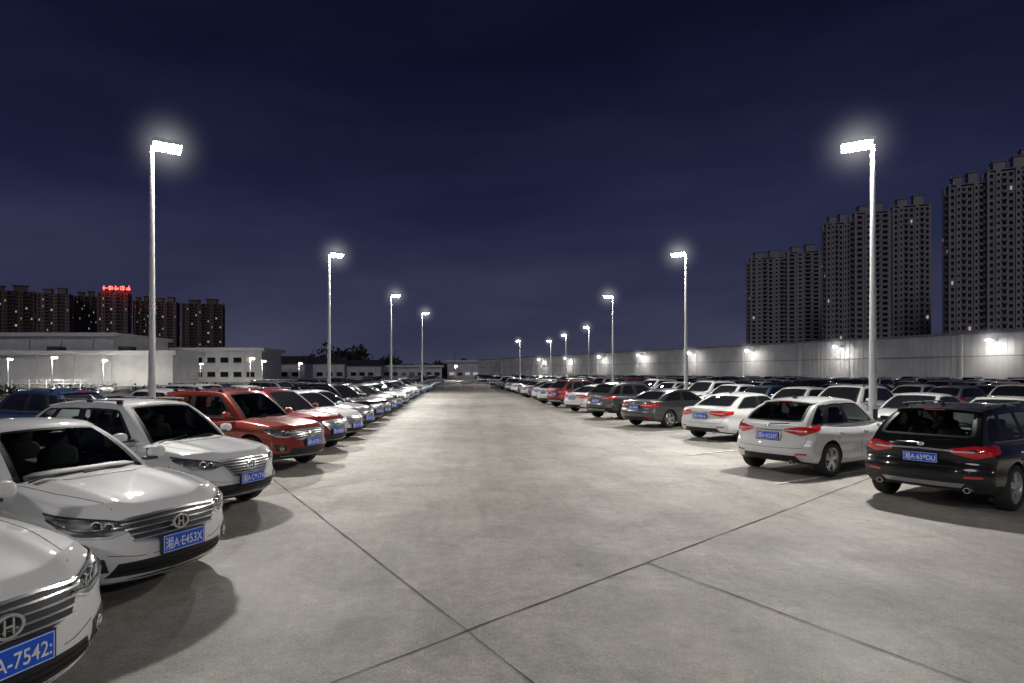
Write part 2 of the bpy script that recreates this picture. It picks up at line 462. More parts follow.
    seam([(xb[0]+.55,.8,zs+.035),(0,.8,zs+.025),(.85,.8,zs+.03)], sdv, (0,0,.014), CH, .008, 22, True, .01)
    for sg in (1, -1):
        mb.ellip((.74, sg*(W+.065), zs+.10), (.075,.105,.068), PA, 16, 10, .8)
        mb.box((.705, sg*(W+.065), zs+.10), (.08,.155,.09), BK)
        mb.box((.76, sg*(W-.04), zs+.045), (.08,.16,.03), BK)
    # ---------- rear
    td = (-math.cos(math.radians(36)), math.sin(math.radians(36)), 0)
    if kind == 'sedan':
        tt = [(xr,.38,tl),(xr+.1,.72,tl+.02),(xr+.45,.9,tl-.0)]; tb = [(xr,.36,tl-.10),(xr+.08,.72,tl-.17),(xr+.42,.9,tl-.09)]
    elif kind == 'hatch':
        tt = [(xr,.38,tl-.05),(xr+.1,.66,tl+.0),(xr+.46,.9,tl+.03)]; tb = [(xr,.40,tl-.10),(xr+.08,.70,tl-.18),(xr+.40,.9,tl-.06)]
    else:
        tt = [(xr,.42,tl-.06),(xr+.1,.68,tl-.0),(xr+.45,.92,tl+.01)]; tb = [(xr,.46,tl-.13),(xr+.08,.72,tl-.20),(xr+.4,.92,tl-.1)]
    patch(tt, tb, td, .008, TL, 16, 5, .02, True, .012)
    mids = [(Vector(a)*.45+Vector(b)*.55) for a, b in zip(tt, tb)]
    seam([mids[0], mids[1]*.75+mids[2]*.25], td, (0,0,.018), LE, .021, 10, True, .012)
    if kind == 'suv':
        seam([(xr,-.42,tl-.09),(xr,0,tl-.075),(xr,.42,tl-.09)], rd, (0,0,.028), CH, .02, 12, False, .02)
        patch([(xr,-.45,tl-.33),(xr,0,tl-.33),(xr,.45,tl-.33)], [(xr,-.5,tl-.345),(xr,.0,tl-.345),(xr,.5,tl-.345)], rd, .002, SE, 10, 1, both=False)
        patch([(xr,-.55,.46),(xr,.55,.46)], [(xr,-.5,.39),(xr,.5,.39)], rd, .012, RM, 10, 2, both=False)
        for sg in (1, -1):
            patch([(xr,sg*.55,.58),(xr,sg*.75,.585)], [(xr,sg*.55,.545),(xr,sg*.75,.55)], rd, .012, TL, 4, 1, both=False)
            mb.lathe([(.045,-.1),(.045,.02),(.036,.02),(.036,-.05)], (xr+.1, sg*.58, .36), (-1,0,0), CH, 14, False)
        pz = tl-.22
    else:
        pz = tl-.16 if kind == 'sedan' else tl-.20
        patch([(xr,-.30,pz+.115),(xr,.30,pz+.115)], [(xr,-.27,pz-.09),(xr,.27,pz-.09)], rd, .002, SE, 8, 2, both=False, skirt=.004)
        patch([(xr,-.29,pz+.105),(xr,.29,pz+.105)], [(xr,-.26,pz-.083),(xr,.26,pz-.083)], rd, .004, PA, 8, 2, both=False, skirt=.004)
        seam([(xr,-.30,pz+.125),(xr,.30,pz+.125)], rd, (0,0,.022), CH, .022, 8, False, .012)
        patch([(xr,-.55,.42),(xr,.55,.42)], [(xr,-.62,.30),(xr,.62,.30)], rd, .006, BK, 12, 2, both=False)
        for sg in (1, -1):
            patch([(xr,sg*.55,.47),(xr,sg*.74,.475)], [(xr,sg*.55,.435),(xr,sg*.74,.44)], rd, .01, TL, 4, 1, both=False)
        mb.lathe([(.035,-.1),(.035,.03),(.028,.03),(.028,-.05)], (xr+.08, -.48, .29), (-1,0,0), CH, 14, False)
    zb2 = .60 if kind == 'suv' else .57
    seam([(xr,-.66,zb2),(xr,0,zb2-.015),(xr,.66,zb2)], rd, (0,0,.007), n=16, both=False)
    seam([(xr,.66,zb2),(xr,.72,tl-.2)], rd, (0,.007,0))
    hh = bvh.ray_cast(Vector((-6,0,tl-.02)), Vector((1,0,0)))[0]
    mb.ellip((hh.x, 0, tl-.01), (.012,.05,.035), CH)
    if kind != 'sedan':
        seam([(xr,-.02,z0+.18),(xr,-.38,z0+.24)], (-1,0,.5), (0,0,.012), BK, .016, 8, False, .004)
        vs_ = []
        n = 10
        for i in range(n+1):
            b = -1+2*i/n
            for (dx, dz) in ((.16, .0), (-.11, -.03), (-.12, -.05), (.12, -.055)):
                vs_.append((xt[0]+dx+.09*abs(b)**2.2, b*W*.60, zr-.035-.04*b*b+dz))
        fs_ = []
        for i in range(n):
            for j in range(4): fs_.append((i*4+j, i*4+(j+1) % 4, i*4+4+(j+1) % 4, i*4+4+j))
        fs_ += [(0,1,2,3), (n*4+3,n*4+2,n*4+1,n*4)]
        mb.add(vs_, fs_, PA)
        mb.box((xt[0]-.115, 0, zr-.085), (.012, .28, .015), TL)
    if kind == 'suv':
        for sg in (1, -1):
            mb.box((-.55, sg*W*.60, zr-.005), (1.55, .028, .022), CH)
            for x in (-1.25, -.55, .15): mb.box((x, sg*W*.60, zr-.035), (.12, .03, .05), BK)
    mb.add([(xt[0]+.32,-.02,zr-.03),(xt[0]+.32,.02,zr-.03),(xt[0]+.16,-.02,zr-.03),(xt[0]+.16,.02,zr-.03),(xt[0]+.17,0,zr+.05)], [(0,1,4),(1,3,4),(3,2,4),(2,0,4)], BK)
    wxx = k['xb'][1]-.09
    for (ya, yb) in ((-.1, .45), (-.62, -.08)):
        seam([(wxx,ya,z0+.15),(wxx-.07,yb,z0+.19)], (.6,0,1), (.012,0,0), BK, .014, 8, False, .004)
    for wx in k['wx']:
        for sg in (1, -1): wheel(mb, wx, sg*(W-.115), k['r'], sg)
    for (d, z, sgn) in ((Vector((1,0,0)), (zn-.28 if frontstyle == 0 else zn-.31), 1), (Vector((-1,0,0)), pz, -1)):
        hh = max((bvh.ray_cast(d*6+Vector((0,yy,z+dz)), -d)[0].x*sgn) for yy in (-.2,0,.2) for dz in (-.06,.06))
        r = Vector((0,0,1)).cross(d)
        c = d*(hh+ (.03 if sgn > 0 else .012))+Vector((0,0,z))
        mb.box(c-d*.01, (.03,.47,.16), BK)
        mb.box(c+d*.004, (.012,.455,.148), PL)
        for (w_, h_, oy, oz) in ((.44,.004,0,.068),(.44,.004,0,-.068),(.004,.136,.218,0),(.004,.136,-.218,0)):
            mb.box(c+d*.0105+r*oy+Vector((0,0,oz)), (.003,w_,h_), PT)
        tv, tf = textgeo(text, .128)
        w = max(v.x for v in tv)-min(v.x for v in tv)
        sx = .41/w
        hgt = max(v.y for v in tv)-min(v.y for v in tv); sy = .104/hgt; cy = (max(v.y for v in tv)+min(v.y for v in tv))/2
        cx_ = (max(v.x for v in tv)+min(v.x for v in tv))/2
        mb.add([c+d*.0125+r*((v.x-cx_)*sx)+Vector((0,0,(v.y-cy)*sy)) for v in tv], tf, PT, False)
    return mb.mesh(name, CMATSN if near else CMATS)

CARS = {}
P_ = '\u6e58'
for nm, kd, tx, fs_, nr in (('sedan_a','sedan',P_+'A·75428',1,0), ('sedan_b','sedan',P_+'A·E4J5X',0,0), ('sedan_c','sedan',P_+'A·P8316',0,0), ('hatch_a','hatch',P_+'A·K5207',0,0),
                        ('hatch_b','hatch',P_+'A·C91T4',1,0), ('suv_a','suv',P_+'A·R5B8U',1,0), ('suv_b','suv',P_+'A·5593T',0,0),
                        ('n_sedan_a','sedan',P_+'A-7542:',0,1), ('n_sedan_b','sedan',P_+'A·E453X',0,1), ('n_suv_a','suv',P_+'A·659DU',0,1), ('n_suv_c','suv',P_+'A·C91T4',1,1), ('n_hatch_a','hatch',P_+'A·K5207',0,1)):
    CARS[nm] = (build_car(nm, kd, tx, fs_, 1, bool(nr)), kd)
ONAME = {'sedan': 'parked_sedan', 'hatch': 'parked_hatchback', 'suv': 'parked_suv'}
placed = []
def put(model, cx, cy, ang, paint, zs=1):
    me, kd = CARS[model]
    o = obj(ONAME[kd], me, (cx, cy, .012), ang, (1,1,zs))
    o.material_slots[0].link = 'OBJECT'; o.material_slots[0].material = PAINTS[paint]
    placed.append((cx, cy, ang)); return o
def left(model, fx, fy, a, paint, zs=1):    # far front corner
    k = KINDS[CARS[model][1]]; a = math.radians(a)
    h = Vector((math.cos(a), -math.sin(a))); n = Vector((math.sin(a), math.cos(a)))
    c = Vector((fx, fy))-n*(k['W']-.05)-h*(k['L']/2-.2)
    put(model, c.x, c.y, -a, paint, zs)
def right(model, rx, ry, a, paint, zs=1):   # far rear corner
    k = KINDS[CARS[model][1]]; a = math.radians(a)
    h = Vector((math.cos(a), math.sin(a))); n = Vector((math.sin(a), -math.cos(a)))
    c = Vector((rx, ry))+n*(k['W']-.05)+h*(k['L']/2-.15)
    put(model, c.x, c.y, a, paint, zs)
MODELS = ['sedan_a','sedan_b','sedan_c','hatch_a','hatch_b','suv_a','suv_b']
for m, x, y, a, p, zs in (('n_sedan_a',-2.30,4.22,21,'white',1.09), ('n_sedan_b',-2.40,6.68,26,'white',1.07), ('n_suv_c',-2.85,10.0,25,'white',1.0), ('n_suv_a',-2.95,14.3,25,'orange',1.03),
                    ('suv_a',-3.0,17.3,25,'red',1), ('hatch_b',-3.0,20.2,25,'white',1), ('sedan_b',-3.0,23.0,25,'silver',1), ('suv_a',-3.0,25.8,25,'black',1),
                    ('sedan_a',-3.0,28.6,25,'black',1), ('hatch_a',-3.0,31.4,25,'grey',1), ('sedan_c',-3.0,34.2,25,'black',1)):
    left(m, x, y, a, p, zs)
y = 37.
while y < 135:
    left(R.choice(MODELS), -3.0+R.uniform(-.2, .15), y, 25+R.uniform(-1.5, 1.5), rpaint(PWL)); y += 2.75+R.uniform(0, .2)
y = 17.
while y < 110:
    if R.random() < .92:
        put(R.choice(MODELS), -11.6+R.uniform(-.3, .3), y, math.radians(155+R.uniform(-2, 2)), R.choice(['black','grey','black','white','blue','silver','grey','white']))
    y += 3.1
for m, x, y, a, p, zs in (('n_suv_a',6.80,10.45,33,'black',.95), ('n_hatch_a',6.05,13.6,31,'white',1.03), ('sedan_c',7.1,19.9,31,'white',1), ('sedan_b',6.4,24.6,31,'grey',1),
                    ('suv_b',5.9,29.0,31,'grey',1), ('sedan_a',5.65,33.6,31,'white',1), ('suv_a',5.4,38.2,31,'red',1), ('hatch_b',5.3,42.2,31,'white',1)):
    right(m, x, y, a, p, zs)
y = 46.
while y < 205:
    right(R.choice(MODELS), 5.3+R.uniform(-.2, .2), y, 31+R.uniform(-1.5, 1.5), rpaint()); y += 3.2+R.uniform(0, .3)
def xwall(y): return 90-82*(y-8.6)/226.4
for cx, fl in ((14.2, 1), (23.5, 0), (28.3, 1), (37.5, 0), (42.3, 1), (51.5, 0), (56.3, 1), (65, 0)):
    y = max(13., cx/1.05-4)+R.uniform(0, 2)
    while y < 200:
        if cx < xwall(y)-5 and R.random() < .97:
            put(R.choice(MODELS), cx+R.uniform(-.3, .3), y, math.radians(31+180*fl+R.uniform(-2, 2)), rpaint())
        y += 3.1
print('cars', len(placed))

# ------------------------------------------------------------ street lamps
GALV = mat('galvanised_steel', (.55, .56, .57), .4, .3, noise=(6, .05))
LAMPE = mat('led_panel', (.9, .9, .9), .3, emis=(1, .96, .90), es=1550)
DARKM = mat('dark_metal', (.06, .06, .065), .5, .4)
CONC2 = mat('concrete_plinth', (.32, .31, .29), .8, noise=(5, .2))
def lamp_mesh(name, s, h, e=LAMPE, r=.085):
    mb = MB()
    mb.lathe([(.34,0),(.34,.28),(.30,.32)], (0,0,0), (0,0,1), 2, 20)
    mb.lathe([(.2,.32),(.2,.345)], (0,0,0), (0,0,1), 0, 12)
    mb.lathe([(r*1.15,.3),(r*1.1,1.2),(r*.8,h*.6),(r*.62,h)], (0,0,0), (0,0,1), 0, 14)
    mb.box((0,-r*1.05,1.0), (.11,.03,.35), 1)
    n = Vector((s*.12, -.22, -.96)).normalized(); u = Vector((s*.86, .45, -.20)); u = (u-n*u.dot(n)).normalized(); w = n.cross(u)
    M = Matrix((u, w, n)).transposed()
    c0 = Vector((s*.06, 0, h))
    for i in range(2):
        c = c0+u*(.12+.36*i)
        mb.box(c, (.34,.46,.09), 0, M)
        mb.box(c-n*.07, (.26,.34,.06), 0, M)
        for j in range(5): mb.box(c-n*.11+w*(-.14+.07*j), (.26,.012,.05), 0, M)
        p = c+n*.0475
        a, b = u*.15, w*.205
        mb.quad(p-a-b, p-a+b, p+a+b, p+a-b, 3)
    mb.box(c0+u*.25-n*.13, (.75,.06,.05), 0, M)
    return mb.mesh(name, [GALV, DARKM, CONC2, e]), c0+u*.3
LL = lamp_mesh('lamp_l', 1, 8); LR = lamp_mesh('lamp_r', -1, 8)
def glowmat(name, k, col):
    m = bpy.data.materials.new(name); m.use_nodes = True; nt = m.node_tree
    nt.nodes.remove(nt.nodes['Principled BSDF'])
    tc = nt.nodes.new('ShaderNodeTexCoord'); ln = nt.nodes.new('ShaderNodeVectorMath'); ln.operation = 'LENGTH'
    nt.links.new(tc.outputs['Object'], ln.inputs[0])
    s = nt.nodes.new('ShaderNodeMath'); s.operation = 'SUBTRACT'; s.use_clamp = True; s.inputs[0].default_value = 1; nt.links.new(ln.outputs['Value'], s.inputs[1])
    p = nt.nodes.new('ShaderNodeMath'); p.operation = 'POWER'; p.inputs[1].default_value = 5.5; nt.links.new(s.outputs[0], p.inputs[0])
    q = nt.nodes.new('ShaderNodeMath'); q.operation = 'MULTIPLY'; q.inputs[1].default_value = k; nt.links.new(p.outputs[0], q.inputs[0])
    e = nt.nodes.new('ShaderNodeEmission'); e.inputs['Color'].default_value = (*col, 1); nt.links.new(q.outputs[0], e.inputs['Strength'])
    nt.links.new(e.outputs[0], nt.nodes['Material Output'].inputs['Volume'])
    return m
hb_ = MB(); hb_.ellip((0,0,0), (1,1,1), 0, 24, 14); GLOW = hb_.mesh('lamp_glow', [glowmat('lamp_glow', .65, (.95,.96,1))])  # self-emitting volume that paints a glow around lamp heads, scatters no light
def clear(x, y):
    for (cx, cy, a) in placed:
        dx, dy = x-cx, y-cy
        u = dx*math.cos(a)+dy*math.sin(a); v = -dx*math.sin(a)+dy*math.cos(a)
        if abs(u) < 2.4 and abs(v) < 1.10: return False
    return True
def putlamp(lm, x, y):
    me, hp = lm
    best = None
    for i in range(80):
        for s in (1, -1):
            yy = y+s*i*.05
            xx = x*yy/y if y > 0 else x
            if clear(xx, yy): best = (xx, yy); break
        if best: break
    if not best: best = (x, y); print('lamp clash', x, y)
    o = obj('street_lamp', me, (*best, .005))
    obj('lamp_glow', GLOW, hp, 0, (1.7,1.7,1.7), o)
for px, D in ((152,16.),(329,31.8),(391,48),(422,61.5)): putlamp(LL, gx(px, D), D)
for px, D in ((873,15.9),(686,30.6),(613,47.5),(589,79.5),(566,96),(551,114),(520,114)): putlamp(LR, gx(px, D), D)
for yy in (-7, -22):  # unseen lamps added behind the camera to light the foreground
    obj('street_lamp', LL[0], (-8.6, yy, .005)); obj('street_lamp', LR[0], (10.9, yy, .005))
# ------------------------------------------------------------ ground
def groundmat(name, c, k, cracks=False):
    m = bpy.data.materials.new(name); m.use_nodes = True; nt = m.node_tree; b = nt.nodes['Principled BSDF']
    tc = nt.nodes.new('ShaderNodeTexCoord')
    def nz(s, det=6, rough=.6, mp=None, dist=0):
        n = nt.nodes.new('ShaderNodeTexNoise'); n.inputs['Scale'].default_value = s; n.inputs['Detail'].default_value = det; n.inputs['Roughness'].default_value = rough
        n.inputs['Distortion'].default_value = dist
        if mp:
            q = nt.nodes.new('ShaderNodeMapping'); q.inputs['Scale'].default_value = mp; q.inputs['Location'].default_value = (13, 7, 0)
            nt.links.new(tc.outputs['Object'], q.inputs[0]); nt.links.new(q.outputs[0], n.inputs['Vector'])
        else: nt.links.new(tc.outputs['Object'], n.inputs['Vector'])
        return n
    def ramp(n, lo, hi, a, bb, out='Fac'):
        r = nt.nodes.new('ShaderNodeValToRGB'); r.color_ramp.elements[0].position = lo; r.color_ramp.elements[1].position = hi
        r.color_ramp.elements[0].color = (a, a, a*.99, 1); r.color_ramp.elements[1].color = (bb, bb, bb, 1)
        nt.links.new(n.outputs[out], r.inputs['Fac']); return r
    def mul(x, y_):
        q = nt.nodes.new('ShaderNodeMix'); q.data_type = 'RGBA'; q.blend_type = 'MULTIPLY'; q.inputs['Factor'].default_value = 1
        nt.links.new(x, q.inputs['A']); nt.links.new(y_, q.inputs['B']); return q.outputs['Result']
    rgb = nt.nodes.new('ShaderNodeRGB'); rgb.outputs[0].default_value = (*c, 1)
    o = mul(rgb.outputs[0], ramp(nz(.22, 5), .38, .66, 1-k*1.3, 1.0).outputs[0])
    o = mul(o, ramp(nz(1.1, 8, .75, None, .6), .36, .62, 1-k*1.3, 1.05).outputs[0])
    o = mul(o, ramp(nz(7, 9, .8), .35, .66, 1-k*1.2, 1.08).outputs[0])
    o = mul(o, ramp(nz(55, 4, .7), .34, .66, .66, 1.16).outputs[0])
    if cracks:
        o = mul(o, ramp(nz(1.0, 6, .65, (1.1, .07, 1)), .36, .60, .80, 1.03).outputs[0])     # tyre-worn bands along the aisle
        o = mul(o, ramp(nz(.55, 9, .8, (1, 1, 1), 1.5), .30, .42, .72, 1.0).outputs[0])       # irregular damp stains
        v = nt.nodes.new('ShaderNodeTexVoronoi'); v.inputs['Scale'].default_value = .8; v.inputs['Randomness'].default_value = 1
        vd = nt.nodes.new('ShaderNodeVectorMath'); vd.operation = 'ADD'
        nn = nz(2.5, 4)
        nt.links.new(tc.outputs['Object'], vd.inputs[0]); nt.links.new(nn.outputs['Color'], vd.inputs[1]); nt.links.new(vd.outputs[0], v.inputs['Vector'])
        o = mul(o, ramp(v, .03, .13, .66, 1.0, 'Distance').outputs[0])                        # oil drips
    nt.links.new(o, b.inputs['Base Color'])
    rr_ = nt.nodes.new('ShaderNodeMapRange'); rr_.inputs['To Min'].default_value = .38; rr_.inputs['To Max'].default_value = .8
    nt.links.new(nz(.8, 6).outputs['Fac'], rr_.inputs['Value']); nt.links.new(rr_.outputs[0], b.inputs['Roughness'])
    bp = nt.nodes.new('ShaderNodeBump'); bp.inputs['Strength'].default_value = .4; bp.inputs['Distance'].default_value = .01
    nt.links.new(nz(45, 6, .7).outputs['Fac'], bp.inputs['Height']); nt.links.new(bp.outputs['Normal'], b.inputs['Normal'])
    return m
mb = MB(); mb.quad((-2500,-600,0),(2500,-600,0),(2500,4000,0),(-2500,4000,0), 0)
obj('ground', mb.mesh('ground', [groundmat('dark_ground', (.05,.052,.045), .3)]))
mb = MB(); mb.quad((-15,-40,.005),(110,-40,.005),(110,240,.005),(-15,240,.005), 0)
obj('parking_lot_pavement', mb.mesh('pavement', [groundmat('concrete', (.48,.455,.415), .2, True)]))
mb = MB()
for i in range(120): mb.box((-15.1, -38+2.3*i, .075), (.2,2.28,.14), 0)
obj('kerb', mb.mesh('kerb', [CONC2]))
mb = MB()
def strip(x0, y0, x1, y1, w, z, m=0, wob=0):
    d = Vector((x1-x0, y1-y0)); Ln = d.length; d.normalize(); n = Vector((-d.y, d.x)); N = max(1, int(Ln/.35)) if wob else 1
    vs = []; fs = []
    for i in range(N+1):
        p = Vector((x0, y0))+d*(Ln*i/N)+n*(R.uniform(-wob, wob)); ww = w*(R.uniform(.5, 1.6) if wob else 1)
        vs += [(*(p-n*ww/2), z), (*(p+n*ww/2), z)]
    for i in range(N): fs.append((2*i, 2*i+2, 2*i+3, 2*i+1))
    mb.add(vs, fs, m, False)
A0 = Vector((.07, 5.03)); dA = Vector((.743, .669)); dB = Vector((-.46, .888))
for k in range(-2, 14):
    p = A0+dB*(k*6.6)
    q0, q1 = p-dA*(6+3), p+dA*16
    strip(q0.x, q0.y, q1.x, q1.y, .016 if k == 0 else .011, .0095, 0, .008)
for k in (-2, 0, 1, 2, 3, 4, 5, 6):
    p = A0+dA*(k*5.5 if k != 1 else 2.7)
    q0, q1 = p-dB*7, p+dB*(10 if k in (0,) else 30)
    if k == 1: q1 = p
    strip(q0.x, q0.y, q1.x, q1.y, .013 if k < 2 else .010, .0135, 0, .007)
obj('pavement_joints', mb.mesh('joints', [mat('joint_filler', (.06,.056,.052), .9)]))
mb = MB()
def stall(x, y_, a, L_=4.8): strip(x, y_, x+math.cos(a)*L_, y_+math.sin(a)*L_, .09, .0175)
for yy in (12.0, 16.2, 21.5, 26, 30.5, 35, 39.5, 43.5): stall(5.9, yy-.4, math.radians(31))
for yy in (5.3, 8.3, 12., 15.7, 18.7): stall(-3.5, yy-.2, math.radians(180-25))
obj('parking_bay_markings', mb.mesh('marks', [mat('worn_white_paint', (.62,.62,.6), .7, noise=(7,.3))]))

# ------------------------------------------------------------ perimeter wall with lights
WALLM = mat('metal_cladding_white', (.68,.68,.67), .5, 0, noise=(.4,.14))
COPE = mat('coping_grey', (.3,.3,.31), .5, noise=(1,.1))
P0 = Vector((90, 8.6)); P1 = Vector((8, 235)); dv = P1-P0; WL = dv.length; wa = math.atan2(dv.y, dv.x)
WH = 7.0
mb = MB()
mb.box((WL/2,.25,WH/2), (WL,.3,WH), 0); mb.box((WL/2,.2,WH+.12), (WL,.7,.24), 1); mb.box((WL/2,.44,.3), (WL,.08,.6), 1)
x = 1.
while x < WL:
    mb.box((x,.42,WH/2+.3), (.06,.04,WH-.62), 0); x += .75
x = 3.
while x < WL:
    mb.box((x,.46,WH/2), (.35,.16,WH-.01), 0); x += 12.
mb.box((WL/2,.46,4.2), (WL-.1,.06,.10), 1)
obj('perimeter_wall', mb.mesh('perimeter_wall', [WALLM, COPE]), (P0.x, P0.y, 0), wa)
WLE = mat('wall_lamp_led', (.9,.9,.9), .3, emis=(1,.97,.9), es=400)
wl = MB()
wl.box((0,.35,0), (.12,1.4,.08), 0); wl.box((0,1.1,0), (.5,.35,.12), 1)
wl.box((0,1.1,-.075), (.42,.28,.03), 2); wl.box((0,-.34,0), (.25,.05,.35), 1); wl.box((0,1.29,-.01), (.36,.03,.08), 2)
wlm = wl.mesh('wall_lamp', [GALV, DARKM, WLE])
for px in (1000, 845, 756, 697, 646, 606, 572, 545):
    rx = (px-VX)/F
    t = (rx*P0.y-P0.x)/(dv.x-rx*dv.y)
    p = P0+dv*t; nrm = Vector((-dv.y, dv.x)).normalized()
    p = p+nrm*.95
    o = obj('wall_lamp', wlm, (p.x, p.y, 6.1), wa)
    obj('lamp_glow', GLOW, (0,1.1,0), 0, (2.6,2.6,2.6), o)

BUILDW = mat('render_white', (.78,.78,.77), .7, noise=(.6,.10)); GLD = mat('dark_window', (.015,.018,.022), .08)
WLIT = mat('window_warm', (.3,.2,.1), .5, emis=(1,.78,.52), es=.42); WCOOL = mat('window_cool', (.3,.3,.3), .5, emis=(.8,.9,1), es=.34)
ROOFM = mat('roof_dark', (.07,.07,.08), .6, noise=(1,.2)); EAVE = mat('eave_white', (.85,.85,.85), .6)
def shed(name, cx, cy, w, d, h, rot=0, roof='flat', lit=.3, wallm=None, win=True):
    mb = MB(); mb.box((0,0,h/2), (w,d,h), 0)
    if roof == 'flat':
        mb.box((0,0,h+.35), (w+1.6,d+1.6,.7), 5)
        for i in range(int(w/12)): mb.box((-w/2+6+12*i, 0, h+1.1), (2,2,.9), 1)
    else:
        mb.add([(-w/2-.4,-d/2-.5,h),(w/2+.4,-d/2-.5,h),(w/2+.4,d/2+.5,h),(-w/2-.4,d/2+.5,h),(-w/2-.4,0,h+d*.22),(w/2+.4,0,h+d*.22)], [(0,1,5,4),(2,3,4,5),(0,4,3),(1,2,5),(0,3,2,1)], 1, False)
    n = int(w/3)
    nf = max(1, int(h/3.3))
    for f_ in range(nf):
        if not win and f_ != 1: continue
        for i in range(n):
            x = -w/2+1.5+3*i; z = 1.8+f_*3.3
            if z+1 > h: continue
            m_ = 3 if R.random() < lit*.5 else (4 if R.random() < lit*.5 else 2)
            mb.box((x,-d/2-.02,z), (1.8,.08,1.1), m_); mb.box((x,-d/2-.07,z-.62), (2.0,.16,.1), 1)
    for i in range(int(w/6)+1): mb.box((-w/2+6*i,-d/2-.1,h/2), (.35,.2,h-.02), 0)
    return obj(name, mb.mesh(name, [wallm or BUILDW, ROOFM, GLD, WLIT, WCOOL, EAVE]), (cx, cy, 0), rot)
shed('office_building', gx(482,236), 240, 26, 8, 6.2, 0, lit=.5)
shed('warehouse_building', -88, 128, 46, 22, 9.0, 0, lit=.0, win=False)
shed('warehouse_building', -62, 150, 34, 16, 7.2, 0, lit=.04)
shed('warehouse_building', -66, 105, 40, 10, 5.0, 0, lit=.0, win=False)
shed('gabled_house', gx(278,170), 172, 16, 10, 4.6, 0, 'g', .1)
shed('gabled_house', gx(318,190), 195, 15, 10, 5.0, .1, 'g', .1)
shed('gabled_house', gx(352,215), 220, 20, 10, 4.6, 0, 'g', .1)
shed('low_outbuilding', gx(405,210), 225, 24, 8, 4.2, 0, lit=.3)
mb = MB()
for i in range(5): mb.box((i*4,0,3.6), (.25,.25,7.2), 0)
mb.box((8,0,7.2), (16.3,.3,.3), 0); mb.box((8,0,5.6), (16.3,.15,.15), 0)
for i in range(8): mb.box((1+2*i,0,6.4), (.1,.1,1.9), 0, Matrix.Rotation(.6*(1 if i % 2 else -1), 3, 'Y'))
obj('steel_gantry', mb.mesh('gantry', [GALV]), (gx(487,215), 215, 0))

# ------------------------------------------------------------ towers
def tower_mesh(name, w, d, floors, litp, wallc, seed):
    r = random.Random(seed); fh = 3.0; h = floors*fh
    W1 = mat(name+'_wall', wallc, .8, noise=(.15,.12)); W2 = mat(name+'_balcony', tuple(min(.9,c*.8) for c in wallc), .8)
    mb = MB(); mb.box((0,0,h/2), (w,d,h), 0)
    def side(wd, dist, ang):
        M = Matrix.Rotation(ang, 3, 'Z')
        nb = int(wd/3.1); bw = wd/nb
        for i in range(nb):
            x = -wd/2+bw*(i+.5); kind = (i % 3 == 1)
            if kind:
                mb.box(M @ Vector((x,-dist-.75,h/2+.5)), (bw*.82,1.5,h+1) , 0, M)
            for f_ in range(1, floors):
                z = f_*fh+1.5
                if kind:
                    yy = -dist-1.52; ww = bw*.2; q = .7
                else:
                    yy = -dist-.03; ww = bw*.3; q = .9
                    if i % 3 == 2:
                        mb.box(M @ Vector((x,-dist-.6,z-1.35)), (bw*.9,1.2,1.1), 1, M)
                    else:
                        mb.box(M @ Vector((x,-dist-.12,z-1.3)), (bw*.9,.25,.35), 1, M)
                t = r.random()
                m_ = 2 if t > litp else (3 if t < litp*.5 else 4)
                ws = ww*(1 if m_ == 2 else r.uniform(.35, .7))
                mb.quad(M @ Vector((x-ws,yy,z-q)), M @ Vector((x+ws,yy,z-q)), M @ Vector((x+ws,yy,z+q*.8)), M @ Vector((x-ws,yy,z+q*.8)), m_)
        for xx in (-wd/2, wd/2): mb.box(M @ Vector((xx*.985,-dist+.2,h/2+.8)), (.8,1.2,h+1.6), 0, M)
    for ang, wd, ds in ((0,w,d/2),(math.pi,w,d/2),(math.pi/2,d,w/2),(-math.pi/2,d,w/2)): side(wd, ds, ang)
    mb.box((0,0,h+.9), (w+.8,d+.8,.5), 1)
    mb.box((-w*.22,0,h+2.8), (w*.26,d*.5,4.6), 0); mb.box((w*.22,0,h+3.4), (w*.26,d*.5,5.8), 0)
    mb.box((-w*.22,0,h+5.3), (w*.32,d*.6,.4), 1); mb.box((w*.22,0,h+6.5), (w*.32,d*.6,.4), 1)
    return mb.mesh(name, [W1, W2, GLD, WLIT, WCOOL]), h+6
TA = [tower_mesh('tower_a', 19, 13, 29, .014, (.40,.385,.39), 1), tower_mesh('tower_b', 15, 13, 30, .016, (.38,.365,.37), 2), tower_mesh('tower_c', 22, 13, 30, .012, (.42,.40,.395), 3)]
TB = [tower_mesh('tower_d', 34, 15, 24, .09, (.26,.18,.15), 4), tower_mesh('tower_e', 26, 15, 24, .10, (.34,.26,.23), 5)]
def puttower(t, px0, px1, top, D, rz, dep=.75, wk=1.0):
    me, h = t; pc = (px0+px1)/2; ph = math.atan((pc-VX)/F)
    w = (px1-px0)*D*math.cos(ph)/F*wk
    bw = max(v.co.x for v in me.vertices)-min(v.co.x for v in me.vertices)
    hh = gz(top, D)
    sx = w/(bw+13*dep*abs(math.sin(rz)))
    return obj('apartment_tower', me, (gx(pc, D), D, 0), -ph+rz, (sx, dep, hh/h))
for t, a, b, top, D, rz in ((0,943,984,176,262,.22),(2,981,1034,160,252,.22),(1,1012,1046,148,275,.22),(0,822,851,216,335,.22),(1,848,891,205,325,.25),(2,888,930,198,340,.22),
                     (0,746,786,252,420,.22),(1,782,822,246,410,.22),(2,1060,1130,140,240,.1)):
    puttower(TA[t], a, b, top, D, rz, .75, 1.1)
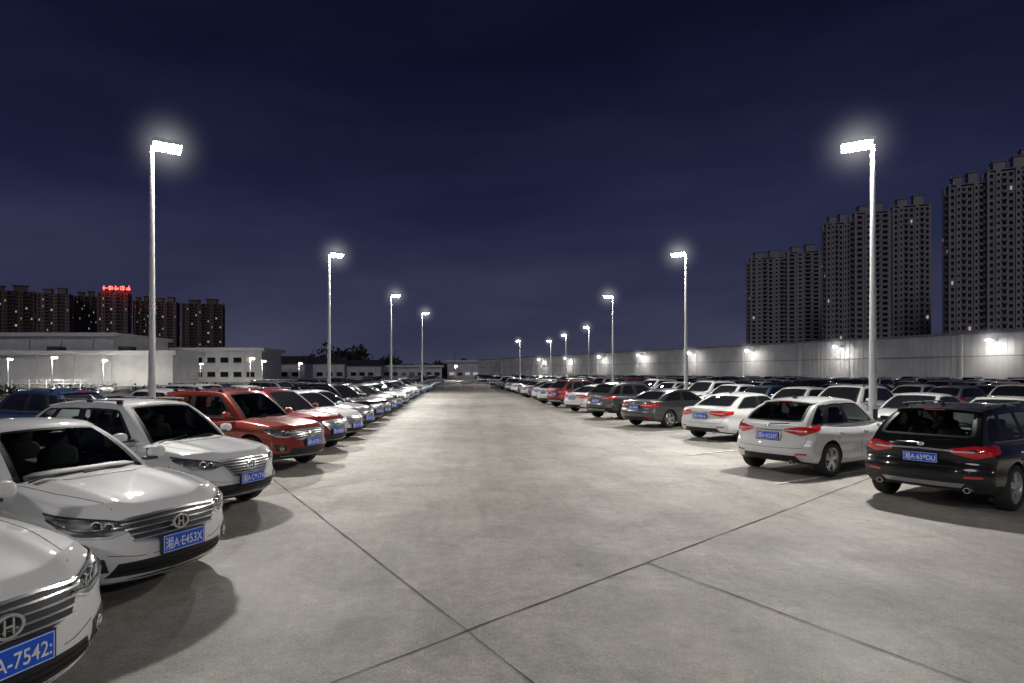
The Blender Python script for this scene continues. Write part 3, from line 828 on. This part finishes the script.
for t, a, b, top, D, rz in ((0,-20,38,286,600,-.1),(1,36,75,289,610,-.2),(0,74,99,292,640,-.1),(1,97,133,288,580,-.2),(0,133,152,297,650,-.1),(1,151,181,298,610,-.2),(0,181,226,300,590,-.15),(1,-70,-24,284,600,-.1)):
    puttower(TB[t], a, b, top, D, rz, 1, 1.03)
mb = MB()
for i in range(5):
    x = i*5.0
    for _ in range(3): mb.box((x+R.uniform(-.3,.3),0,R.choice([.3,1.4,2.6])+R.uniform(-.2,.2)), (3.6,.4,.6), 0)
    mb.box((x+R.uniform(-1,1),0,1.5), (.7,.4,4.0), 0)
    if i % 2: mb.box((x-1.5,0,1.2), (.6,.4,2.2), 0); mb.box((x+1.5,0,1.2), (.6,.4,2.6), 0)
mb.box((10,.6,-.6), (26,.3,.4), 1)
obj('rooftop_sign', mb.mesh('rooftop_sign', [mat('red_neon', (.5,.02,.02), .5, emis=(1,.08,.06), es=5), DARKM]), (gx(105,565), 565, gz(289.5,565)), .1)

# ------------------------------------------------------------ vegetation
LEAF = [mat('foliage_dark', (.03,.05,.02), .8), mat('foliage_mid', (.06,.09,.035), .8), mat('foliage_brown', (.05,.05,.03), .8)]
def clump(mb, c, r, n, s):
    for _ in range(n):
        d = Vector((R.gauss(0,1),R.gauss(0,1),R.gauss(0,1))).normalized()*R.uniform(.5,1.05)
        p = Vector((c[0]+d.x*r[0], c[1]+d.y*r[1], max(.1, c[2]+d.z*r[2])))
        a = Vector((R.gauss(0,1),R.gauss(0,1),R.gauss(0,1))).normalized(); b = a.orthogonal().normalized()
        q = s*R.uniform(.5,1.3)
        mb.add([p-a*q, p+b*q*.6, p+a*q, p-b*q*.6], [(0,1,2,3)], R.choice([0,0,1,2]), False)
mb = MB()
for i in range(60):
    D = R.uniform(235, 300); x = R.uniform(gx(255,D), gx(452,D)); t = (x/D*F+VX)
    hh = 7+R.uniform(0,3)+(4 if 325 < t < 370 else 0)-(3 if t > 400 else 0)
    mb.box((x,D,hh*.3), (.4,.4,hh*.6), 2)
    clump(mb, (x,D,hh*.6), (4,4,hh*.42), 110, .8)
for i in range(60):
    D = R.uniform(200, 330); x = -R.uniform(75, 250); hh = 6+R.uniform(0,4)
    mb.box((x,D,hh*.3), (.4,.4,hh*.6), 2); clump(mb, (x,D,hh*.6), (4,4,hh*.42), 80, .9)
obj('distant_trees', mb.mesh('trees', LEAF))
mb = MB()
for i in range(70):
    clump(mb, (R.uniform(-75,-24), R.uniform(45,98), .2), (1.2,1.0,R.uniform(.3,.8)), 40, .14)
obj('shrubs', mb.mesh('shrubs', LEAF))
mb = MB()
for i in range(60):
    mb.box((i*2,0,.65), (.08,.08,1.3), 0)
for z in (.35,.8,1.22): mb.box((59,0,z), (118,.05,.07), 0)
fm = mb.mesh('fence', [mat('white_rail', (.8,.8,.8), .5)])
obj('railing_fence', fm, (-95, 72, 0), .12)
SE_ = mat('yard_led', (.9,.9,.9), .3, emis=(1,.95,.85), es=1800)
mb = MB(); mb.lathe([(.07,0),(.045,4.0)], (0,0,0), (0,0,1), 0, 10); mb.box((.25,0,4.0), (.7,.3,.1), 1); mb.box((.3,0,3.94), (.5,.24,.03), 2)
mb.box((.3,-.16,3.98), (.4,.02,.06), 2); mb.box((.3,.16,3.98), (.4,.02,.06), 2)
ym = mb.mesh('yard_lamp', [GALV, DARKM, SE_])
for px, D in ((52,76),(103,92),(250,80),(262,98),(299,120),(455,170),(200,128),(8,84)): obj('yard_lamp', ym, (gx(px,D), D, 0))  # a couple of these are added to brighten the low left building
mb = MB(); mb.lathe([(.12,0),(.07,9.5)], (0,0,0), (0,0,1), 0, 8); mb.box((.6,0,9.4), (1.4,.08,.08), 0)
pm = mb.mesh('pole', [DARKM])
for px, D in ((313,190),(395,210),(455,220)): obj('utility_pole', pm, (gx(px,D), D, 0))

# ------------------------------------------------------------ world
w = bpy.data.worlds.new('World'); sc.world = w; w.use_nodes = True; nt = w.node_tree
bg = nt.nodes['Background']
tc = nt.nodes.new('ShaderNodeTexCoord'); sp = nt.nodes.new('ShaderNodeSeparateXYZ'); nt.links.new(tc.outputs['Generated'], sp.inputs[0])
rp = nt.nodes.new('ShaderNodeValToRGB'); cr = rp.color_ramp
cr.elements[0].position = 0; cr.elements[0].color = (.044,.048,.086,1)
cr.elements[1].position = 1; cr.elements[1].color = (.003,.004,.012,1)
for p, c in ((.10,(.032,.036,.076)),(.25,(.0140,.0175,.050)),(.45,(.0050,.0066,.022))):
    e = cr.elements.new(p); e.color = (*c, 1)
nt.links.new(sp.outputs['Z'], rp.inputs['Fac'])
mp = nt.nodes.new('ShaderNodeMapping'); mp.inputs['Scale'].default_value = (1.2,1.2,5); nt.links.new(tc.outputs['Generated'], mp.inputs[0])
nz = nt.nodes.new('ShaderNodeTexNoise'); nz.inputs['Scale'].default_value = 2.2; nz.inputs['Detail'].default_value = 7; nt.links.new(mp.outputs[0], nz.inputs['Vector'])
r2 = nt.nodes.new('ShaderNodeValToRGB'); r2.color_ramp.elements[0].position = .35; r2.color_ramp.elements[0].color = (.82,.82,.86,1); r2.color_ramp.elements[1].position = .75; r2.color_ramp.elements[1].color = (1.5,1.4,1.25,1)
nt.links.new(nz.outputs['Fac'], r2.inputs['Fac'])
mx = nt.nodes.new('ShaderNodeMix'); mx.data_type = 'RGBA'; mx.blend_type = 'MULTIPLY'; mx.inputs['Factor'].default_value = 1
nt.links.new(rp.outputs[0], mx.inputs['A']); nt.links.new(r2.outputs[0], mx.inputs['B']); nt.links.new(mx.outputs['Result'], bg.inputs['Color'])
bg.inputs['Strength'].default_value = 1
sl = bpy.data.lights.new('fill_sun', 'SUN'); sl.energy = .28; sl.angle = math.radians(15); sl.color = (1,.96,1)  # added weak wide sun that lifts the distant towers, not an actual moon
so = bpy.data.objects.new('fill_sun', sl); COL.objects.link(so); so.rotation_euler = (math.radians(58), 0, math.radians(-25))

cam = bpy.data.cameras.new('camera'); co = bpy.data.objects.new('camera', cam); COL.objects.link(co)
co.location = (0,0,H); co.rotation_euler = (math.pi/2,0,0)
cam.sensor_width = 36; cam.lens = F/1024*36; cam.shift_x = (512-VX)/1024; cam.shift_y = (VY-341.5)/1024
cam.clip_end = 6000; cam.clip_start = .05
sc.camera = co
sc.view_settings.view_transform = 'Standard'; sc.view_settings.look = 'None'; sc.view_settings.exposure = 0
print('objects', len(bpy.data.objects))
